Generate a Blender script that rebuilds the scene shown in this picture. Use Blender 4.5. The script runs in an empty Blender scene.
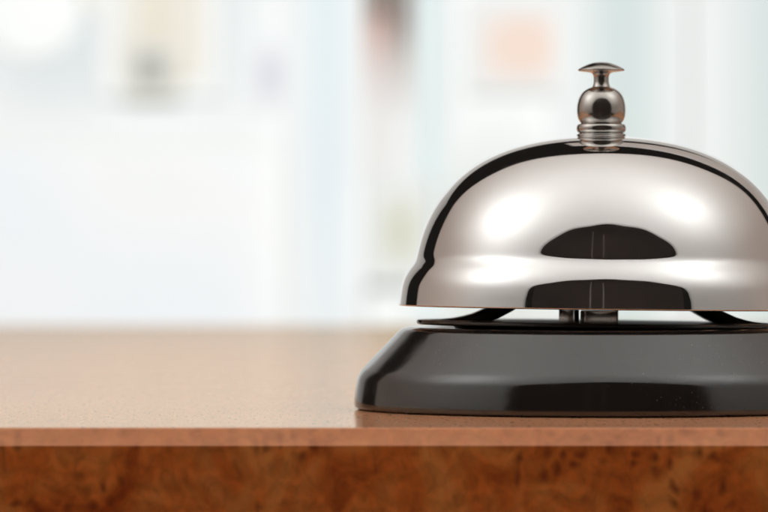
import bpy, bmesh, math, random
from mathutils import Vector

C = bpy.context.scene.collection
R = math.radians
S = 0.1714e-3            # metres per photo pixel at the bell's axis
def Z(y): return (409.0 - y) * S      # height above the counter of a photo row at the bell's axis

# ------------------------------------------------------------------ camera, world, lights, exposure
F, D, HZ = 4200.0, 0.72, 262.0
CAMX, CAMZ = -219 * S, (409 - HZ) * S
cam_d = bpy.data.cameras.new('camera')
cam = bpy.data.objects.new('camera', cam_d); C.objects.link(cam)
cam_d.sensor_width = 36; cam_d.lens = F / 768 * 36
cam.location = (CAMX, -D, CAMZ)
cam.rotation_euler = (R(90) + 6.0 / F, 0, 0)
cam_d.clip_start = 0.01; cam_d.clip_end = 60
cam_d.dof.use_dof = True; cam_d.dof.focus_distance = 0.69
cam_d.dof.aperture_fstop = cam_d.lens / 6.3
sc = bpy.context.scene
sc.camera = cam
w = bpy.data.worlds.new('World'); sc.world = w; w.use_nodes = True
w.node_tree.nodes['Background'].inputs[0].default_value = (1.0, 0.86, 0.76, 1)
w.node_tree.nodes['Background'].inputs[1].default_value = 0.012
sc.view_settings.view_transform = 'Standard'; sc.view_settings.look = 'None'
sc.view_settings.exposure = 0; sc.view_settings.gamma = 1
sc.cycles.use_denoising = True
sc.cycles.max_bounces = 10; sc.cycles.diffuse_bounces = 5; sc.cycles.glossy_bounces = 6

def area(name, loc, target, size, power, col=(1, 1, 1), spread=180, size_y=None):
    l = bpy.data.lights.new(name, 'AREA'); o = bpy.data.objects.new(name, l); C.objects.link(o)
    l.energy = power; l.color = col; l.spread = R(spread)
    if size_y: l.shape = 'RECTANGLE'; l.size = size; l.size_y = size_y
    else: l.shape = 'DISK'; l.size = size
    o.location = loc
    o.rotation_euler = (Vector(target) - Vector(loc)).to_track_quat('-Z', 'Y').to_euler()
    return o
TR = 1.30                                             # radius of the light tent
def sph(alpha, psi, rad=TR):                          # alpha from the camera direction, psi round it (0 = right, 90 = up)
    a, p = R(alpha), R(psi)
    return Vector((rad * math.sin(a) * math.cos(p), -rad * math.cos(a), rad * math.sin(a) * math.sin(p)))
def azel(az, el, rad=TR):
    a, e = R(az), R(el)
    return Vector((rad * math.cos(e) * math.sin(a), -rad * math.cos(e) * math.cos(a), rad * math.sin(e)))
WARM = (1.0, 1.0, 0.985)
# lamps that face outwards onto the white cloth of the tent
area('tent_lamp', azel(-80, 40, 0.86), azel(-80, 40), 0.24, 3.4, WARM)
area('tent_lamp', azel(70, 49, 0.88), azel(70, 49), 0.22, 2.2, WARM)
area('tent_lamp', (0, 0.0, 0.34), (0, -0.10, 1.1), 0.5, 7.3, WARM)
# added fill lights, no fixtures seen, washing the far wall of the lobby
area('lobby_fill', (-0.9, 1.3, 1.2), (-0.5, 6, 0.0), 1.6, 140, (1.0, 1.0, 1.0))
area('lobby_fill', (0.9, 1.3, 1.2), (0.5, 6, 0.0), 1.6, 92, (0.99, 1.0, 0.99))

# ------------------------------------------------------------------ helpers
def mat(name):
    m = bpy.data.materials.new(name); m.use_nodes = True
    nt = m.node_tree; return m, nt, nt.nodes['Principled BSDF']
def plain(name, col, rough=0.5, metal=0.0, ior=1.5, coat=0.0):
    m, nt, b = mat(name)
    b.inputs['Base Color'].default_value = (*col, 1); b.inputs['Roughness'].default_value = rough
    b.inputs['Metallic'].default_value = metal; b.inputs['IOR'].default_value = ior
    b.inputs['Coat Weight'].default_value = coat
    return m
def noise(nt, scale, detail=4, rough=0.5, dist=0.0, vec=None):
    n = nt.nodes.new('ShaderNodeTexNoise'); n.inputs['Scale'].default_value = scale
    n.inputs['Detail'].default_value = detail; n.inputs['Roughness'].default_value = rough
    n.inputs['Distortion'].default_value = dist
    if vec is None:
        tc = nt.nodes.new('ShaderNodeTexCoord'); vec = tc.outputs['Object']
    nt.links.new(vec, n.inputs['Vector']); return n
def ramp(nt, src, stops):
    r = nt.nodes.new('ShaderNodeValToRGB'); e = r.color_ramp.elements
    e[0].position = stops[0][0]; e[0].color = (*stops[0][1], 1); e[1].position = stops[-1][0]; e[1].color = (*stops[-1][1], 1)
    for p, c in stops[1:-1]: e.new(p).color = (*c, 1)
    nt.links.new(src, r.inputs[0]); return r
def mathn(nt, op, a, b=None, clamp=False):
    n = nt.nodes.new('ShaderNodeMath'); n.operation = op; n.use_clamp = clamp
    for i, v in enumerate((a, b)):
        if v is None: continue
        if isinstance(v, (int, float)): n.inputs[i].default_value = v
        else: nt.links.new(v, n.inputs[i])
    return n.outputs[0]
def mixc(nt, fac, a, b, mode='MIX'):
    n = nt.nodes.new('ShaderNodeMix'); n.data_type = 'RGBA'; n.blend_type = mode
    for i, v in ((0, fac), (6, a), (7, b)):
        if isinstance(v, (int, float)): n.inputs[i].default_value = v
        elif isinstance(v, tuple): n.inputs[i].default_value = (*v, 1)
        else: nt.links.new(v, n.inputs[i])
    return n.outputs[2]
def bump(nt, h, strength, dist):
    b = nt.nodes.new('ShaderNodeBump'); b.inputs['Strength'].default_value = strength
    b.inputs['Distance'].default_value = dist; nt.links.new(h, b.inputs['Height']); return b.outputs[0]

def obj(name, me, m, parent=None, smooth=None):
    o = bpy.data.objects.new(name, me); C.objects.link(o); me.materials.append(m)
    if smooth is not None:
        for p in me.polygons: p.use_smooth = True
        if smooth < 180:
            me.set_sharp_from_angle(angle=R(smooth))
    if parent: o.parent = parent
    return o
def mesh(name, verts, faces):
    me = bpy.data.meshes.new(name); me.from_pydata([tuple(v) for v in verts], [], faces); me.validate()
    bm = bmesh.new(); bm.from_mesh(me); bmesh.ops.recalc_face_normals(bm, faces=bm.faces[:]); bm.to_mesh(me); bm.free()
    return me
def catmull(pts, n=8):
    out = []
    P = [pts[0]] + list(pts) + [pts[-1]]
    for i in range(1, len(P) - 2):
        p0, p1, p2, p3 = P[i-1], P[i], P[i+1], P[i+2]
        for k in range(n):
            t = k / n
            out.append(tuple(0.5 * ((2*p1[j]) + (-p0[j]+p2[j])*t + (2*p0[j]-5*p1[j]+4*p2[j]-p3[j])*t*t + (-p0[j]+3*p1[j]-3*p2[j]+p3[j])*t**3) for j in (0, 1)))
    out.append(tuple(pts[-1])); return out
def soften(p, it):
    p = list(p)
    for _ in range(it):
        q = p[:]
        for i in range(1, len(p) - 1):
            q[i] = tuple(0.25*p[i-1][j] + 0.5*p[i][j] + 0.25*p[i+1][j] for j in (0, 1))
        p = q
    return p
def lathe(name, prof, seg=256):                       # prof: (radius, height) in metres, closed onto the axis where r = 0
    verts, faces, rows = [], [], []
    for r, z in prof:
        if r < 1e-7: rows.append([len(verts)]); verts.append((0, 0, z))
        else:
            rows.append(list(range(len(verts), len(verts) + seg)))
            for k in range(seg):
                a = 2 * math.pi * k / seg; verts.append((r * math.cos(a), r * math.sin(a), z))
    for A, B in zip(rows, rows[1:]):
        if len(A) == 1 and len(B) == 1: continue
        for k in range(seg):
            k2 = (k + 1) % seg
            if len(A) == 1: faces.append((A[0], B[k], B[k2]))
            elif len(B) == 1: faces.append((A[k], B[0], A[k2]))
            else: faces.append((A[k], B[k], B[k2], A[k2]))
    return mesh(name, verts, faces)
def px(prof): return [(r * S, Z(y)) for r, y in prof]
def boxes(name, lst, bevel=0.0):
    bm = bmesh.new()
    for (x0, x1, y0, y1, z0, z1) in lst:
        g = bmesh.ops.create_cube(bm, size=1)['verts']
        for v in g: v.co = Vector(((x0+x1)/2 + v.co.x*(x1-x0), (y0+y1)/2 + v.co.y*(y1-y0), (z0+z1)/2 + v.co.z*(z1-z0)))
    if bevel: bmesh.ops.bevel(bm, geom=bm.edges[:], offset=bevel, segments=2, affect='EDGES', profile=0.5)
    me = bpy.data.meshes.new(name); bm.to_mesh(me); bm.free(); return me
def extrude_xz(name, poly, y0, y1, bevel=0.0):        # polygon in x-z, given depth in y
    bm = bmesh.new()
    vs = [bm.verts.new((x, y0, z)) for x, z in poly]; f = bm.faces.new(vs)
    ex = bmesh.ops.extrude_face_region(bm, geom=[f])
    for v in ex['geom']:
        if isinstance(v, bmesh.types.BMVert): v.co.y = y1
    bmesh.ops.recalc_face_normals(bm, faces=bm.faces[:])
    if bevel: bmesh.ops.bevel(bm, geom=bm.edges[:], offset=bevel, segments=2, affect='EDGES', profile=0.5)
    me = bpy.data.meshes.new(name); bm.to_mesh(me); bm.free(); return me
def empty(name, label, cat, loc=(0, 0, 0), group=None):
    o = bpy.data.objects.new(name, None); C.objects.link(o); o.location = loc
    o['label'] = label; o['category'] = cat
    if group: o['group'] = group
    return o
def tag(o, label, cat, group=None):
    o['label'] = label; o['category'] = cat
    if group: o['group'] = group
    return o

# ------------------------------------------------------------------ materials
def wood_colour(nt, vec, light, mid, dark, gain=1.0):
    n1 = noise(nt, 72, 5, 0.58, 1.1, vec)
    n2 = noise(nt, 260, 5, 0.62, 1.4, vec)
    base = ramp(nt, n1.outputs['Fac'], [(0.30, dark), (0.47, mid), (0.64, light)])
    fine = ramp(nt, n2.outputs['Fac'], [(0.30, (0.72, 0.67, 0.62)), (0.50, (1.0, 1.0, 1.0)), (0.72, (1.18, 1.17, 1.14))])
    c = mixc(nt, 1.0, base.outputs[0], fine.outputs[0], 'MULTIPLY')
    # the little dark eyes of the burl, clustered
    wob = noise(nt, 160, 3, 0.5, 0, vec)
    addv = nt.nodes.new('ShaderNodeVectorMath'); addv.operation = 'MULTIPLY_ADD'
    nt.links.new(wob.outputs['Color'], addv.inputs[0]); addv.inputs[1].default_value = (0.005,) * 3; nt.links.new(vec, addv.inputs[2])
    sp_ = nt.nodes.new('ShaderNodeSeparateXYZ'); nt.links.new(addv.outputs[0], sp_.inputs[0]); cb_ = nt.nodes.new('ShaderNodeCombineXYZ'); nt.links.new(sp_.outputs[0], cb_.inputs[0]); nt.links.new(sp_.outputs[2], cb_.inputs[1])
    vo = nt.nodes.new('ShaderNodeTexVoronoi'); vo.voronoi_dimensions = '2D'; vo.inputs['Scale'].default_value = 340; vo.inputs['Randomness'].default_value = 1
    nt.links.new(cb_.outputs[0], vo.inputs['Vector'])
    eye = ramp(nt, vo.outputs['Distance'], [(0.04, (1, 1, 1)), (0.36, (0, 0, 0))])
    where = ramp(nt, noise(nt, 62, 2, 0.5, 0.5, vec).outputs['Fac'], [(0.48, (0, 0, 0)), (0.58, (1, 1, 1))])
    k = mathn(nt, 'MULTIPLY', eye.outputs[0], where.outputs[0])
    k = mathn(nt, 'MULTIPLY', k, 0.85)
    c = mixc(nt, k, c, tuple(v * 0.55 for v in dark))
    # rings of figured grain flowing round the eyes
    wv = nt.nodes.new('ShaderNodeTexWave'); wv.wave_type = 'RINGS'; wv.inputs['Scale'].default_value = 90
    wv.inputs['Distortion'].default_value = 14; wv.inputs['Detail'].default_value = 3; wv.inputs['Detail Scale'].default_value = 1.3
    nt.links.new(addv.outputs[0], wv.inputs['Vector'])
    rg = ramp(nt, wv.outputs['Fac'], [(0.0, (0.88, 0.86, 0.84)), (1.0, (1.06, 1.06, 1.06))])
    return mixc(nt, 1.0, c, rg.outputs[0], 'MULTIPLY')

def wood_front():
    m, nt, b = mat('burl_veneer')
    tc = nt.nodes.new('ShaderNodeTexCoord'); mp = nt.nodes.new('ShaderNodeMapping')
    nt.links.new(tc.outputs['Object'], mp.inputs[0]); mp.inputs['Location'].default_value = (0.31, 0.0, 0.12)
    mp.inputs['Scale'].default_value = (1.0, 1.0, 0.8)
    c = wood_colour(nt, mp.outputs[0], (1.0, 0.31, 0.070), (0.88, 0.195, 0.031), (0.50, 0.078, 0.009))
    nt.links.new(c, b.inputs['Base Color'])
    b.inputs['Roughness'].default_value = 0.3; b.inputs['Coat Weight'].default_value = 0.6; b.inputs['Coat Roughness'].default_value = 0.12
    return m
def wood_lip():
    m, nt, b = mat('lip_veneer_lit')
    tc = nt.nodes.new('ShaderNodeTexCoord'); mp = nt.nodes.new('ShaderNodeMapping')
    nt.links.new(tc.outputs['Object'], mp.inputs[0]); mp.inputs['Location'].default_value = (0.31, 0.0, 0.12)
    c = wood_colour(nt, mp.outputs[0], (0.96, 0.38, 0.14), (0.88, 0.30, 0.10), (0.68, 0.19, 0.055))  # lighter copy of the burl: the lip's tent reflection is put into the colour
    c = mixc(nt, 0.55, c, (0.84, 0.27, 0.085))
    nt.links.new(c, b.inputs['Base Color'])
    b.inputs['Roughness'].default_value = 0.3; b.inputs['Coat Weight'].default_value = 0.45; b.inputs['Coat Roughness'].default_value = 0.15
    return m
def wood_top():
    m, nt, b = mat('lacquered_top'); out = nt.nodes['Material Output']
    nt.nodes.remove(b)
    tc = nt.nodes.new('ShaderNodeTexCoord'); vec = tc.outputs['Object']
    n1 = noise(nt, 9, 4, 0.5, 0.6, vec)
    col = ramp(nt, n1.outputs['Fac'], [(0.3, (0.66, 0.30, 0.155)), (0.7, (0.72, 0.345, 0.19))])
    mp = nt.nodes.new('ShaderNodeMapping'); nt.links.new(vec, mp.inputs[0]); mp.inputs['Scale'].default_value = (1, 0.22, 1); gv = mp.outputs[0]
    sp = noise(nt, 1900, 2, 0.6, 0, gv)
    dust = ramp(nt, sp.outputs['Fac'], [(0.64, (0, 0, 0)), (0.70, (1, 1, 1))])
    patch = ramp(nt, noise(nt, 70, 4, 0.6, 0, vec).outputs['Fac'], [(0.42, (0.1,)*3), (0.62, (1, 1, 1))])
    dustk = mathn(nt, 'MULTIPLY', dust.outputs[0], patch.outputs[0])
    c = mixc(nt, mathn(nt, 'MULTIPLY', dustk, 0.9), col.outputs[0], (0.95, 0.80, 0.66))
    pit = ramp(nt, noise(nt, 1000, 3, 0.6, 0, gv).outputs['Fac'], [(0.30, (0.45, 0.38, 0.33)), (0.40, (1, 1, 1))])
    c = mixc(nt, 1.0, c, pit.outputs[0], 'MULTIPLY')
    df = nt.nodes.new('ShaderNodeBsdfDiffuse'); nt.links.new(c, df.inputs['Color'])
    gl = nt.nodes.new('ShaderNodeBsdfGlossy'); gl.inputs['Color'].default_value = (1, 0.93, 0.80, 1)
    gl.inputs['Roughness'].default_value = 0.045
    h = noise(nt, 1300, 3, 0.6, 0, gv)
    nt.links.new(bump(nt, h.outputs['Fac'], 0.055, 0.00003), gl.inputs['Normal'])
    fr = nt.nodes.new('ShaderNodeFresnel'); fr.inputs['IOR'].default_value = 1.45
    k = mathn(nt, 'MINIMUM', fr.outputs[0], 0.56)
    k = mathn(nt, 'MULTIPLY', k, ramp(nt, sp.outputs['Fac'], [(0.32, (0.78,)*3), (0.5, (1, 1, 1))]).outputs[0])
    mx = nt.nodes.new('ShaderNodeMixShader'); nt.links.new(k, mx.inputs[0])
    nt.links.new(df.outputs[0], mx.inputs[1]); nt.links.new(gl.outputs[0], mx.inputs[2])
    nt.links.new(mx.outputs[0], out.inputs['Surface'])
    return m

def chrome(name, col, rough, wear=0.0):
    m, nt, b = mat(name)
    b.inputs['Metallic'].default_value = 1
    n = noise(nt, 140, 4, 0.6)
    c = ramp(nt, n.outputs['Fac'], [(0.3, tuple(v * (1 - wear) for v in col)), (0.7, col)])
    nt.links.new(c.outputs[0], b.inputs['Base Color'])
    r = ramp(nt, noise(nt, 90, 6, 0.75, 0.8).outputs['Fac'], [(0.45, (rough,)*3), (0.75, (rough * 2.2 + 0.03,)*3)])
    nt.links.new(r.outputs[0], b.inputs['Roughness'])
    nt.links.new(bump(nt, noise(nt, 45, 2, 0.5).outputs['Fac'], 0.06, 0.0004), b.inputs['Normal'])
    return m
M_chrome = chrome('polished_chrome', (0.81, 0.80, 0.79), 0.03, 0.02)
M_nickel = chrome('nickel', (0.57, 0.54, 0.505), 0.13, 0.10)
M_black = plain('black_enamel', (0.012, 0.010, 0.009), 0.13, 0, 1.95)
nt = M_black.node_tree
dn = noise(nt, 2600, 2, 0.5); dm_ = noise(nt, 60, 3, 0.6)
dk = mathn(nt, 'MULTIPLY', ramp(nt, dn.outputs['Fac'], [(0.70, (0, 0, 0)), (0.75, (1, 1, 1))]).outputs[0], ramp(nt, dm_.outputs['Fac'], [(0.45, (0, 0, 0)), (0.65, (1, 1, 1))]).outputs[0])
nt.links.new(mixc(nt, dk, (0.012, 0.010, 0.009), (0.30, 0.26, 0.23)), nt.nodes['Principled BSDF'].inputs['Base Color'])
nt.links.new(ramp(nt, noise(nt, 130, 5, 0.7).outputs['Fac'], [(0.4, (0.10,)*3), (0.7, (0.20,)*3)]).outputs[0], nt.nodes['Principled BSDF'].inputs['Roughness'])
nt.links.new(bump(nt, noise(nt, 60, 3, 0.5).outputs['Fac'], 0.22, 0.0005), nt.nodes['Principled BSDF'].inputs['Normal'])
M_blackmetal = plain('blackened_steel', (0.02, 0.016, 0.014), 0.28, 0, 1.6)
def steel():
    m, nt, b = mat('worn_steel')
    b.inputs['Metallic'].default_value = 1
    c = ramp(nt, noise(nt, 900, 5, 0.65, 0.5).outputs['Fac'], [(0.30, (0.50, 0.42, 0.37)), (0.40, (0.88, 0.82, 0.77)), (0.72, (0.92, 0.86, 0.80))])
    nt.links.new(c.outputs[0], b.inputs['Base Color']); b.inputs['Roughness'].default_value = 0.22
    nt.links.new(bump(nt, noise(nt, 1400, 4, 0.6).outputs['Fac'], 0.12, 0.0001), b.inputs['Normal'])
    return m
M_steel = steel()
M_cloth = plain('white_cloth', (0.84, 0.86, 0.86), 0.9)

# ------------------------------------------------------------------ the lobby behind (far out of focus)
WY = 6.0; WS = (WY + D) / F
def WX(p, y=WY): return CAMX + (p - 384) * (y + D) / F
def WZ(q, y=WY): return CAMZ + (HZ - q) * (y + D) / F
def wall_mat():
    m, nt, b = mat('painted_wall')
    g = nt.nodes.new('ShaderNodeTexCoord'); sx = nt.nodes.new('ShaderNodeSeparateXYZ'); nt.links.new(g.outputs['Object'], sx.inputs[0])
    n = noise(nt, 2.2, 1, 0.4, 0.3)
    c = ramp(nt, n.outputs['Fac'], [(0.32, (0.82, 0.85, 0.84)), (0.52, (0.88, 0.89, 0.89)), (0.7, (0.84, 0.87, 0.90))])
    nt.links.new(c.outputs[0], b.inputs['Base Color']); b.inputs['Roughness'].default_value = 0.9
    return m
M_wall = wall_mat()
def struct(name, me, m):
    o = obj(name, me, m); o['kind'] = 'structure'; return o
wall = struct('back_wall', boxes('back_wall', [(-1.6, 1.5, WY, WY + 0.15, -1.4, 1.5)]), M_wall)
side = plain('greige_plaster', (0.55, 0.52, 0.49), 0.9)  # added grey wall pieces out of view, so the bell's edges mirror darker
struct('grey_wall_side', boxes('grey_wall_side', [(-3.4, -1.602, WY - 0.05, WY + 0.10, -1.4, 2.4)]), side)
struct('grey_wall_side', boxes('grey_wall_side', [(1.502, 3.4, WY - 0.05, WY + 0.10, -1.4, 2.4)]), side)
struct('grey_wall_top', boxes('grey_wall_top', [(-1.6, 1.5, WY - 0.05, WY + 0.10, 1.502, 2.4)]), side)
struct('floor', boxes('floor', [(-3.4, 3.4, -3, WY + 0.3, -1.5, -1.402)]), plain('floor_tile', (0.5, 0.47, 0.43), 0.5))

def rectm(x0, x1, q0, q1, y, t=0.03):
    return (WX(x0, y), WX(x1, y), y, y + t, WZ(q1, y), WZ(q0, y))
def gradmat(name, stops, axis=2, lo=0.0, hi=1.0):     # paint that shades from one colour into another along the piece
    m, nt, b = mat(name)
    g = nt.nodes.new('ShaderNodeTexCoord'); s = nt.nodes.new('ShaderNodeSeparateXYZ'); nt.links.new(g.outputs['Generated'], s.inputs[0])
    c = ramp(nt, s.outputs[axis], stops); nt.links.new(c.outputs[0], b.inputs['Base Color'])
    b.inputs['Roughness'].default_value = 0.8; return m

# glazed screen panels, tall and pale
def screen(x0, x1, q0, q1, y, m, label, rail=True):
    e = empty('screen_panel', label, 'panel', (WX((x0+x1)/2, y), y, -1.4), 'tall pale panels along the far wall')
    def loc(me): me.transform(__import__('mathutils').Matrix.Translation(-e.location)); return me
    obj('pane', loc(boxes('pane', [(WX(x0, y), WX(x1, y), y, y + 0.02, -1.38, WZ(q0, y))], 0.004)), m, e)
    return e
def feather(name, stops, wallc=(0.86, 0.88, 0.88), fx=0.48, fz=0.0):   # print whose colour fades out to the wall's at its borders
    m, nt, b = mat(name)
    g = nt.nodes.new('ShaderNodeTexCoord'); s = nt.nodes.new('ShaderNodeSeparateXYZ'); nt.links.new(g.outputs['Generated'], s.inputs[0])
    c = ramp(nt, s.outputs[2], stops)
    kx = ramp(nt, s.outputs[0], [(0, (0, 0, 0)), (fx, (1, 1, 1)), (1 - fx, (1, 1, 1)), (1, (0, 0, 0))]); kx.color_ramp.interpolation = 'EASE'
    k = kx.outputs[0]
    if fz:
        kz = ramp(nt, s.outputs[2], [(0, (0, 0, 0)), (fz, (1, 1, 1)), (1 - fz, (1, 1, 1)), (1, (0, 0, 0))]); kz.color_ramp.interpolation = 'EASE'
        k = mathn(nt, 'MULTIPLY', k, kz.outputs[0])
    nt.links.new(mixc(nt, k, wallc, c.outputs[0]), b.inputs['Base Color']); b.inputs['Roughness'].default_value = 0.85
    return m
for nm, rc, col_ in (('wall_band', (-60, 300, -160, 150, 5.994), (0.70, 0.745, 0.76)), ('wall_band', (376, 610, 120, 400, 5.994), (0.74, 0.77, 0.735))):
    struct(nm, boxes(nm, [rectm(*rc, 0.005)]), feather('band_paint', [(0, col_), (1, col_)], (0.86, 0.88, 0.88), 0.3, 0.3))
tealg = feather('teal_glass', [(0.0, (0.80, 0.84, 0.82)), (0.50, (0.82, 0.86, 0.85)), (0.72, (0.70, 0.81, 0.81)), (1.0, (0.66, 0.77, 0.79))])
blueg = feather('blue_glass', [(0.0, (0.86, 0.88, 0.88)), (0.50, (0.86, 0.88, 0.89)), (0.75, (0.74, 0.81, 0.85)), (1.0, (0.72, 0.82, 0.86))])
seag = feather('sea_glass', [(0.0, (0.74, 0.78, 0.72)), (0.50, (0.72, 0.78, 0.73)), (0.68, (0.66, 0.74, 0.72)), (1.0, (0.64, 0.73, 0.74))])
aqua = feather('aqua_glass', [(0.0, (0.74, 0.76, 0.68)), (0.55, (0.68, 0.76, 0.72)), (1.0, (0.66, 0.73, 0.75))])
screen(286, 366, -140, 512, 5.97, blueg, 'pale blue blurred panel left of the dark brown post')
screen(405, 452, -140, 512, 5.983, tealg, 'narrow pale teal blurred strip right of the dark brown post')
screen(555, 690, -140, 512, 5.97, seag, 'pale teal blurred panel right behind the bell knob')
screen(692, 880, -140, 512, 5.97, aqua, 'pale green-grey blurred panel at the right edge of the photo')

# doorway with brown frame
dm = feather('brown_post', [(0.0, (0.85, 0.86, 0.86)), (0.46, (0.84, 0.85, 0.85)), (0.66, (0.52, 0.47, 0.44)), (0.80, (0.13, 0.08, 0.055)), (1.0, (0.10, 0.06, 0.04))], (0.84, 0.84, 0.83), 0.35)
rm = gradmat('pink_leaf', [(0.0, (0.80, 0.80, 0.79)), (0.58, (0.78, 0.77, 0.76)), (0.76, (0.68, 0.60, 0.58)), (0.90, (0.58, 0.40, 0.35)), (1.0, (0.36, 0.20, 0.15))])
y = 5.975
dw = empty('doorway', 'blurred doorway with dark brown post and head above the counter', 'door', (WX(385, y), y, WZ(250, y)))
def dloc(me): me.transform(__import__('mathutils').Matrix.Translation(-dw.location)); return me
obj('post', dloc(boxes('post', [rectm(388, 416, -40, 260, y, 0.02)], 0.003)), dm, dw)
obj('head', dloc(boxes('head', [rectm(357, 387.6, -40, 12, y, 0.02)], 0.003)), plain('brown_wood', (0.16, 0.09, 0.06), 0.6), dw)
obj('door_leaf', dloc(boxes('door_leaf', [rectm(361, 387.6, 12.6, 260, y + 0.005, 0.01)], 0.003)), rm, dw)

# peach picture
y = 5.98
pc = empty('wall_picture', 'blurred peach square picture left of the bell knob', 'picture', (WX(522, y), y, WZ(48, y)))
def ploc(me): me.transform(__import__('mathutils').Matrix.Translation(-pc.location)); return me
pk = mat('peach_print'); nt = pk[1]
g = nt.nodes.new('ShaderNodeTexCoord'); gr = nt.nodes.new('ShaderNodeTexGradient'); gr.gradient_type = 'SPHERICAL'
mp = nt.nodes.new('ShaderNodeMapping'); nt.links.new(g.outputs['Generated'], mp.inputs[0])
mp.inputs['Location'].default_value = (-1.0, 0, -1.0); mp.inputs['Scale'].default_value = (2.0, 0.0, 2.0)
nt.links.new(mp.outputs[0], gr.inputs[0])
c = ramp(nt, gr.outputs['Fac'], [(0.0, (0.84, 0.79, 0.76)), (0.4, (0.86, 0.70, 0.61))]); nt.links.new(c.outputs[0], pk[2].inputs['Base Color'])
pk[2].inputs['Roughness'].default_value = 0.8
obj('frame', ploc(boxes('frame', [rectm(468, 576, 0, 94, y, 0.01)], 0.004)), feather('pale_frame', [(0, (0.84, 0.80, 0.77)), (1, (0.84, 0.80, 0.77))], (0.80, 0.83, 0.83), 0.2, 0.2), pc)
obj('print', ploc(boxes('print', [(WX(479, y), WX(565, y), y - 0.004, y - 0.001, WZ(82, y), WZ(11, y))])), pk[0], pc)

# round white lamp globes, top left
def flat(me):
    for v in me.vertices: v.co.y *= 0.1
    return me
def globe(cx, cy, r, label, col, y=5.985):
    e = empty('wall_lamp', label, 'lamp', (WX(cx, y), y, WZ(cy, y)), 'round pale lamps at the top left')
    rr = r * (y + D) / F
    prof = [(rr * math.sin(math.pi * k / 24), -rr * math.cos(math.pi * k / 24)) for k in range(25)]
    obj('shade', flat(lathe('shade', [(max(a, 0) if 0 < i < 24 else 0, b) for i, (a, b) in enumerate(prof)], 48)), plain('opal_glass', col, 0.6), e, 180)
    obj('wall_mount', boxes('wall_mount', [(-0.02, 0.02, 0.0, 0.0148, -0.02, 0.02)]), plain('white_mount', (0.8, 0.8, 0.8), 0.5), e)
globe(30, 8, 52, 'large round white blurred lamp in the top left corner', (0.90, 0.92, 0.91))
globe(134, -24, 56, 'round cream blurred lamp cut by the top of the photo', (0.93, 0.90, 0.82))
# cabinet with a grey bowl
y = 5.975
cb = empty('wall_cabinet', 'beige blurred wall cabinet behind the cream lamp', 'cabinet', (WX(165, y), y, WZ(84, y)))
def cloc(me): me.transform(__import__('mathutils').Matrix.Translation(-cb.location)); return me
obj('cabinet_box', cloc(boxes('cabinet_box', [rectm(96, 224, -60, 98, y, 0.012)], 0.004)), feather('beige_front', [(0.0, (0.78, 0.76, 0.70)), (0.3, (0.76, 0.71, 0.60)), (1.0, (0.80, 0.76, 0.66))], fz=0.25), cb)
obj('cabinet_door', cloc(boxes('cabinet_door', [(WX(166, y), WX(200, y), y - 0.012, y - 0.001, WZ(78, y), WZ(-56, y))], 0.004)), plain('beige_door', (0.80, 0.76, 0.68), 0.7), cb)
b = tag(obj('wall_speaker', boxes('wall_speaker', [rectm(124, 178, 40, 98, 5.945, 0.01)], 0.004), feather('grey_plastic', [(0, (0.36, 0.37, 0.36)), (1, (0.40, 0.41, 0.39))], (0.80, 0.78, 0.71), 0.45, 0.4)), 'small grey blurred box in front of the beige wall cabinet', 'box')
tag(obj('wall_panel', boxes('wall_panel', [rectm(246, 296, 36, 112, 5.985, 0.01)], 0.004), feather('lilac_paint', [(0, (0.62, 0.62, 0.70)), (1, (0.70, 0.70, 0.76))], (0.84, 0.86, 0.87), 0.45, 0.4)), 'small lilac-grey blurred patch left of the pale blue panel', 'panel')
tag(obj('wall_panel', boxes('wall_panel', [rectm(366, 434, 178, 284, 5.95, 0.02)], 0.004), feather('sage_paint', [(0, (0.62, 0.62, 0.50)), (1, (0.66, 0.66, 0.54))], (0.80, 0.82, 0.81), 0.5, 0.45)), 'faint olive blurred patch left of the chrome dome', 'panel')

# the dark end of the studio behind the camera, mirrored in the bell
struct('studio_wall', boxes('studio_wall', [(-2.6, 2.6, -2.9, -2.8, -1.4, 2.6)]), plain('dark_curtain', (0.30, 0.25, 0.225), 0.9))
tp = empty('tripod', 'thin grey tripod mirrored as pale upright streaks in the dark patch of the dome', 'tripod', (-0.30, -1.7, -1.4))
def rod(name, a, b, r):
    a, b = Vector(a), Vector(b); me = lathe(name, [(0, 0), (r, 0), (r, (b-a).length), (0, (b-a).length)], 16)
    o = obj(name, me, M_cloth_grey, tp, 40); o.location = a; o.rotation_euler = (b-a).to_track_quat('Z', 'Y').to_euler(); return o
M_cloth_grey = plain('grey_tube', (0.6, 0.55, 0.5), 0.4)
rod('centre_column', (0, 0, 0.9), (0, 0, 2.75), 0.010)
rod('centre_column', (0.22, 0.05, 0.7), (0.22, 0.05, 2.6), 0.008)
for a in (90, 210, 330):
    rod('leg', (0, 0, 1.15), (0.45 * math.cos(R(a)), 0.45 * math.sin(R(a)), 0), 0.014)

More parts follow.
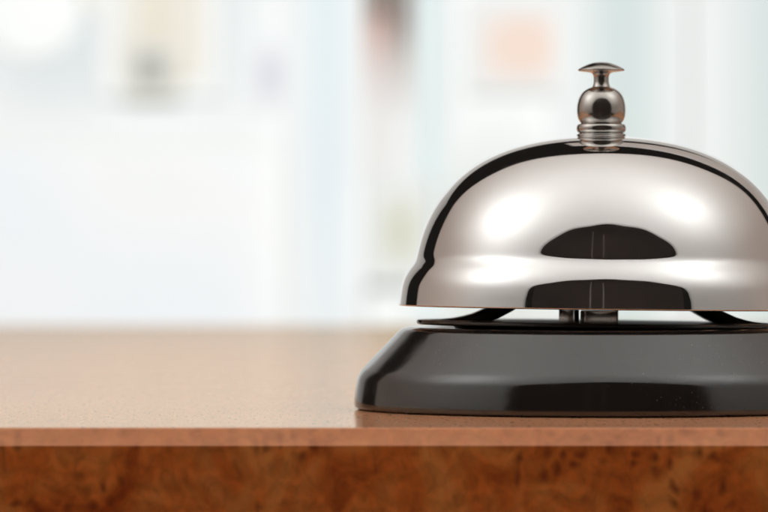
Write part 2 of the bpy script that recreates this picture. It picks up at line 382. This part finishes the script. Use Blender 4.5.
# ------------------------------------------------------------------ the light tent round the bell
def tent_mesh():
    verts, faces = [], []
    def patch(p0, p1, a0, a1, np_, na):
        base = len(verts)
        for i in range(np_ + 1):
            p = p0 + (p1 - p0) * i / np_
            lo = a0(p); hi = a1(p)
            for j in range(na + 1): verts.append(sph(lo + (hi - lo) * j / na, p))
        for i in range(np_):
            for j in range(na):
                q = base + i * (na + 1) + j
                faces.append((q, q + 1, q + na + 2, q + na + 1))
    def hole(p):
        c, s = math.cos(R(p)), math.sin(R(p))
        return 1 / ((abs(c) / 46) ** 2.5 + (abs(s) / 43) ** 2.5) ** 0.4 + 0.8 * math.sin(R(p * 5)) + 0.4 * math.sin(R(p * 13))
    def rim(p): return 131 + 1.2 * math.sin(R(p * 3 + 40)) + 0.6 * math.sin(R(p * 11))
    patch(-9, 189, hole, rim, 200, 50)
    # flap at the right rear that narrows the dark gap
    patch(-4, 92, lambda p: 139 + 6 * max(0, (p - 60) / 32), lambda p: 152, 90, 8)
    return mesh('light_tent', verts, faces)
tent = obj('light_tent', tent_mesh(), M_cloth, None, 180)
so = tent.modifiers.new('thickness', 'SOLIDIFY'); so.thickness = 0.004; so.offset = 1
tag(tent, 'white cloth light tent mirrored in the chrome dome', 'light tent')

# ------------------------------------------------------------------ the counter
ct = empty('counter', 'long wooden reception counter with glossy top and burl veneer front', 'counter', (0, 0, 0))
YF = -0.0820; YB = 0.96; LIP = 0.0026
def strip(name, prof, x0=-1.5, x1=1.5, m=None, smooth=None):
    bm = bmesh.new()
    a = [bm.verts.new((x0, y, z)) for y, z in prof]; b = [bm.verts.new((x1, y, z)) for y, z in prof]
    n = len(prof)
    for i in range(n): bm.faces.new((a[i], a[(i+1) % n], b[(i+1) % n], b[i]))
    bm.faces.new(a); bm.faces.new(b[::-1])
    bmesh.ops.recalc_face_normals(bm, faces=bm.faces[:])
    me = bpy.data.meshes.new(name); bm.to_mesh(me); bm.free()
    return obj(name, me, m, ct, smooth)
# top sheet: flat, ending in a very small radius
r = 0.00055
arc = [(YF + r - r * math.sin(R(t)) , -r + r * math.cos(R(t))) for t in range(0, 71, 10)]
strip('countertop', [(YB, 0)] + arc[:3] + [(YF + 0.002, -LIP), (YB, -0.03)], m=wood_top())
strip('edge_lip', [(arc[2][0]+0.0004, arc[2][1]-0.0004), (arc[2][0]-0.00001, arc[2][1]-0.00002)] + arc[3:] + [(YF - 0.0015, -LIP - 0.00008), (YF + 0.0019, -LIP - 0.00008)], m=wood_lip(), smooth=30)
strip('front_panel', [(YF + 0.02, -LIP - 0.0001), (YF - 0.00148, -LIP - 0.0001), (YF - 0.00148, -0.9), (YF + 0.02, -0.9)], m=wood_front(), smooth=30)
strip('underside', [(YF + 0.021, -0.0301), (YB, -0.0301), (YB, -0.9), (YF + 0.021, -0.9)], m=plain('dark_carcass', (0.10, 0.04, 0.02), 0.6))

# ------------------------------------------------------------------ the bell
bell = empty('service_bell', 'chrome desk bell with push button on round black base', 'bell', (0, 0, 0))
base_prof = soften(catmull([(178, 330.0), (184, 328.2), (190, 327.0), (197, 327.4), (203, 330.0), (210, 337.0), (226, 353.6), (238.5, 366.6), (242.6, 371.8),
                            (245.3, 377.5), (246.7, 384), (247.8, 391), (249.0, 400), (249.0, 404.6), (247.3, 407.5), (243.5, 408.8)], 8), 2)
bp = px([(0, 330.6), (120, 330.6), (170, 330.4)]) + px(base_prof) + px([(230, 408.9), (0, 408.9)])
obj('base', lathe('base', bp, 320), M_black, bell, 60)

TILT = 0.0119                                         # the dome and its plate sit a little askew on the base
def tilted(o, pivot_y=318):
    z = Z(pivot_y); o.location = (0, 0, z); o.rotation_euler = (0, math.atan(TILT), 0)
    o.data.transform(__import__('mathutils').Matrix.Translation((0, 0, -z))); return o
# thin black plate standing over the base
pp = [(0, 321.6), (170, 321.6), (184, 321.7), (186, 322.4), (186.4, 324), (185.6, 325.6), (183, 326.3), (150, 326.4), (148, 330.2), (0, 330.2)]
tilted(obj('plate', lathe('plate', px(pp), 256), M_blackmetal, bell, 50))
# bridge carrying the striker
half = [(-186, 322.0), (-165, 321.4), (-150, 320.0), (-140, 318.0), (-130, 315.2), (-115, 308.6), (-100, 300), (-85, 291)]
inner = [(-62, 296), (-80, 304.5), (-93, 312.6), (-105, 319), (-117, 323.6), (-135, 324.5), (-183, 325)]
poly = half + [(-x, y) for x, y in half[::-1]] + [(-x, y) for x, y in inner[::-1]] + inner
poly = [(x * S, Z(y)) for x, y in poly]
tilted(obj('bridge', extrude_xz('bridge', poly, -0.0065, 0.0065, 0.00025), M_blackmetal, bell, 35))
rib = [(-134, 319.5), (-124, 317), (-108, 309), (-108, 307), (-126, 315.3), (-134, 318.2)]
for sgn in (-1, 1):
    tilted(obj('bridge_rib', extrude_xz('bridge_rib', [(sgn * -x * -1 * S if sgn < 0 else x * S, Z(y)) for x, y in rib] if sgn > 0 else [(-x * S, Z(y)) for x, y in rib][::-1], -0.0071, -0.0064, 0.0001), M_blackmetal, bell, 35))
# striker bracket of bent sheet steel
def rotz(me, deg):
    mx = sum(v.co.x for v in me.vertices) / len(me.vertices); my = sum(v.co.y for v in me.vertices) / len(me.vertices)
    for v in me.vertices:
        x, y = v.co.x - mx, v.co.y - my; a = R(deg)
        v.co.x = mx + (x * math.cos(a) - y * math.sin(a)) * 0.92; v.co.y = my + x * math.sin(a) + y * math.cos(a)
    return me
def bxs(l): return [(a * S, b * S, y0, y1, Z(q1), Z(q0)) for a, b, q0, q1, y0, y1 in l]
br = tilted(obj('striker_bracket', boxes('striker_bracket', bxs([(-45, 14, 306.5, 309.3, -0.0105, 0.004), (-44, -42.6, 309.4, 328.5, -0.0040, 0.002),
 (11.8, 14, 309.4, 328.5, -0.0040, 0.002)]), 0.00008), M_steel, bell, 35))
tilted(obj('striker_block', rotz(boxes('striker_block', bxs([(-27, 14, 309.9, 328.4, -0.0085, -0.0065)]), 0.0003), 29), M_steel, bell, 35))
tilted(obj('striker_tab', rotz(boxes('striker_tab', bxs([(-46, -31, 309.6, 328.4, -0.0075, -0.0065)]), 0.0001), -29), M_steel, bell, 35))
tilted(obj('gap_shade', boxes('gap_shade', bxs([(-30, -25.5, 309.9, 328.2, -0.0060, 0.001)]), 0.0001), M_blackmetal, bell, 35))  # black strip put in for the shade of the gap beside the block

# dome
def bez(p0, p1, p2, p3, n):
    return [tuple((1-t)**3*p0[j] + 3*(1-t)**2*t*p1[j] + 3*(1-t)*t*t*p2[j] + t**3*p3[j] for j in (0, 1)) for t in [k/n for k in range(n+1)]]
B1, B2 = (141.0, 135.6), (176.5, 202.0)
crown = bez((0, 135.6), B1, B2, (187, 254.5), 60)
fl = catmull([crown[-2], (187, 254.5), (188.6, 260), (191.6, 265.2), (195.5, 271), (199.1, 278), (201.6, 285.5), (203.0, 294), (203.8, 301), (204.4, 307.0)], 8)
fl = fl[8:]
prof = crown[:-1] + fl
h, t = prof[:4], prof[4:]
prof = h + soften(t, 8)
th = 5.0
inn = []
for i, (a, b_) in enumerate(prof):
    p, q = prof[max(i-1, 0)], prof[min(i+1, len(prof)-1)]
    tx, ty = q[0]-p[0], q[1]-p[1]; L = math.hypot(tx, ty) or 1
    inn.append((max(a - ty/L*th, 0), b_ + tx/L*th))
inn[-1] = (inn[-1][0], 307.0)
full = prof + [(203.8, 307.8), (202.4, 308.1), (200.0, 308.1), (199.2, 307.6)] + [p for p in inn[::-1] if p[0] > 0.5] + [(0, 141.0)]
dome = obj('dome', lathe('dome', px(full), 384), M_chrome, bell, 60)
tilted(dome)

# finial: ball and rings on the crown
fp = [(0, 87.2), (6, 87.0), (9.4, 86.8)] + catmull([(9.8, 87.2), (13.5, 88.6), (18.2, 91.8), (21.8, 97), (23.9, 104), (24.4, 111), (23.6, 117), (21.8, 121.2), (20.6, 122.6)], 5)
fp += [(20.2, 123.4)] + catmull([(21.2, 123.8), (23.6, 124.6), (24.7, 127), (24.6, 130), (23.4, 132.2), (21.9, 133)], 4)
fp += catmull([(22.0, 133.4), (24.2, 134.0), (24.6, 135.2), (23.8, 136.4), (22.4, 136.8)], 3) + [(21.5, 138), (21, 141), (0, 141)]
fin = obj('finial', lathe('finial', px(fp), 96), M_nickel, bell, 40)
bt = catmull([(0, 62.0), (6, 62.3), (12, 63.7), (18, 66.2), (22.4, 68.6), (23.3, 69.8), (22.6, 70.9), (18, 71.6), (11, 72.6), (8.6, 74), (7.7, 77), (7.6, 82), (8.4, 85.4), (9.2, 87.4)], 5)
bt[0] = (0, 62.0)
btn = obj('button', lathe('button', px(bt + [(0, 87.4)]), 96), M_nickel, fin, 60)
for o in (fin,):
    o.location = (0.6 * S - 0.0004, 0, 0)
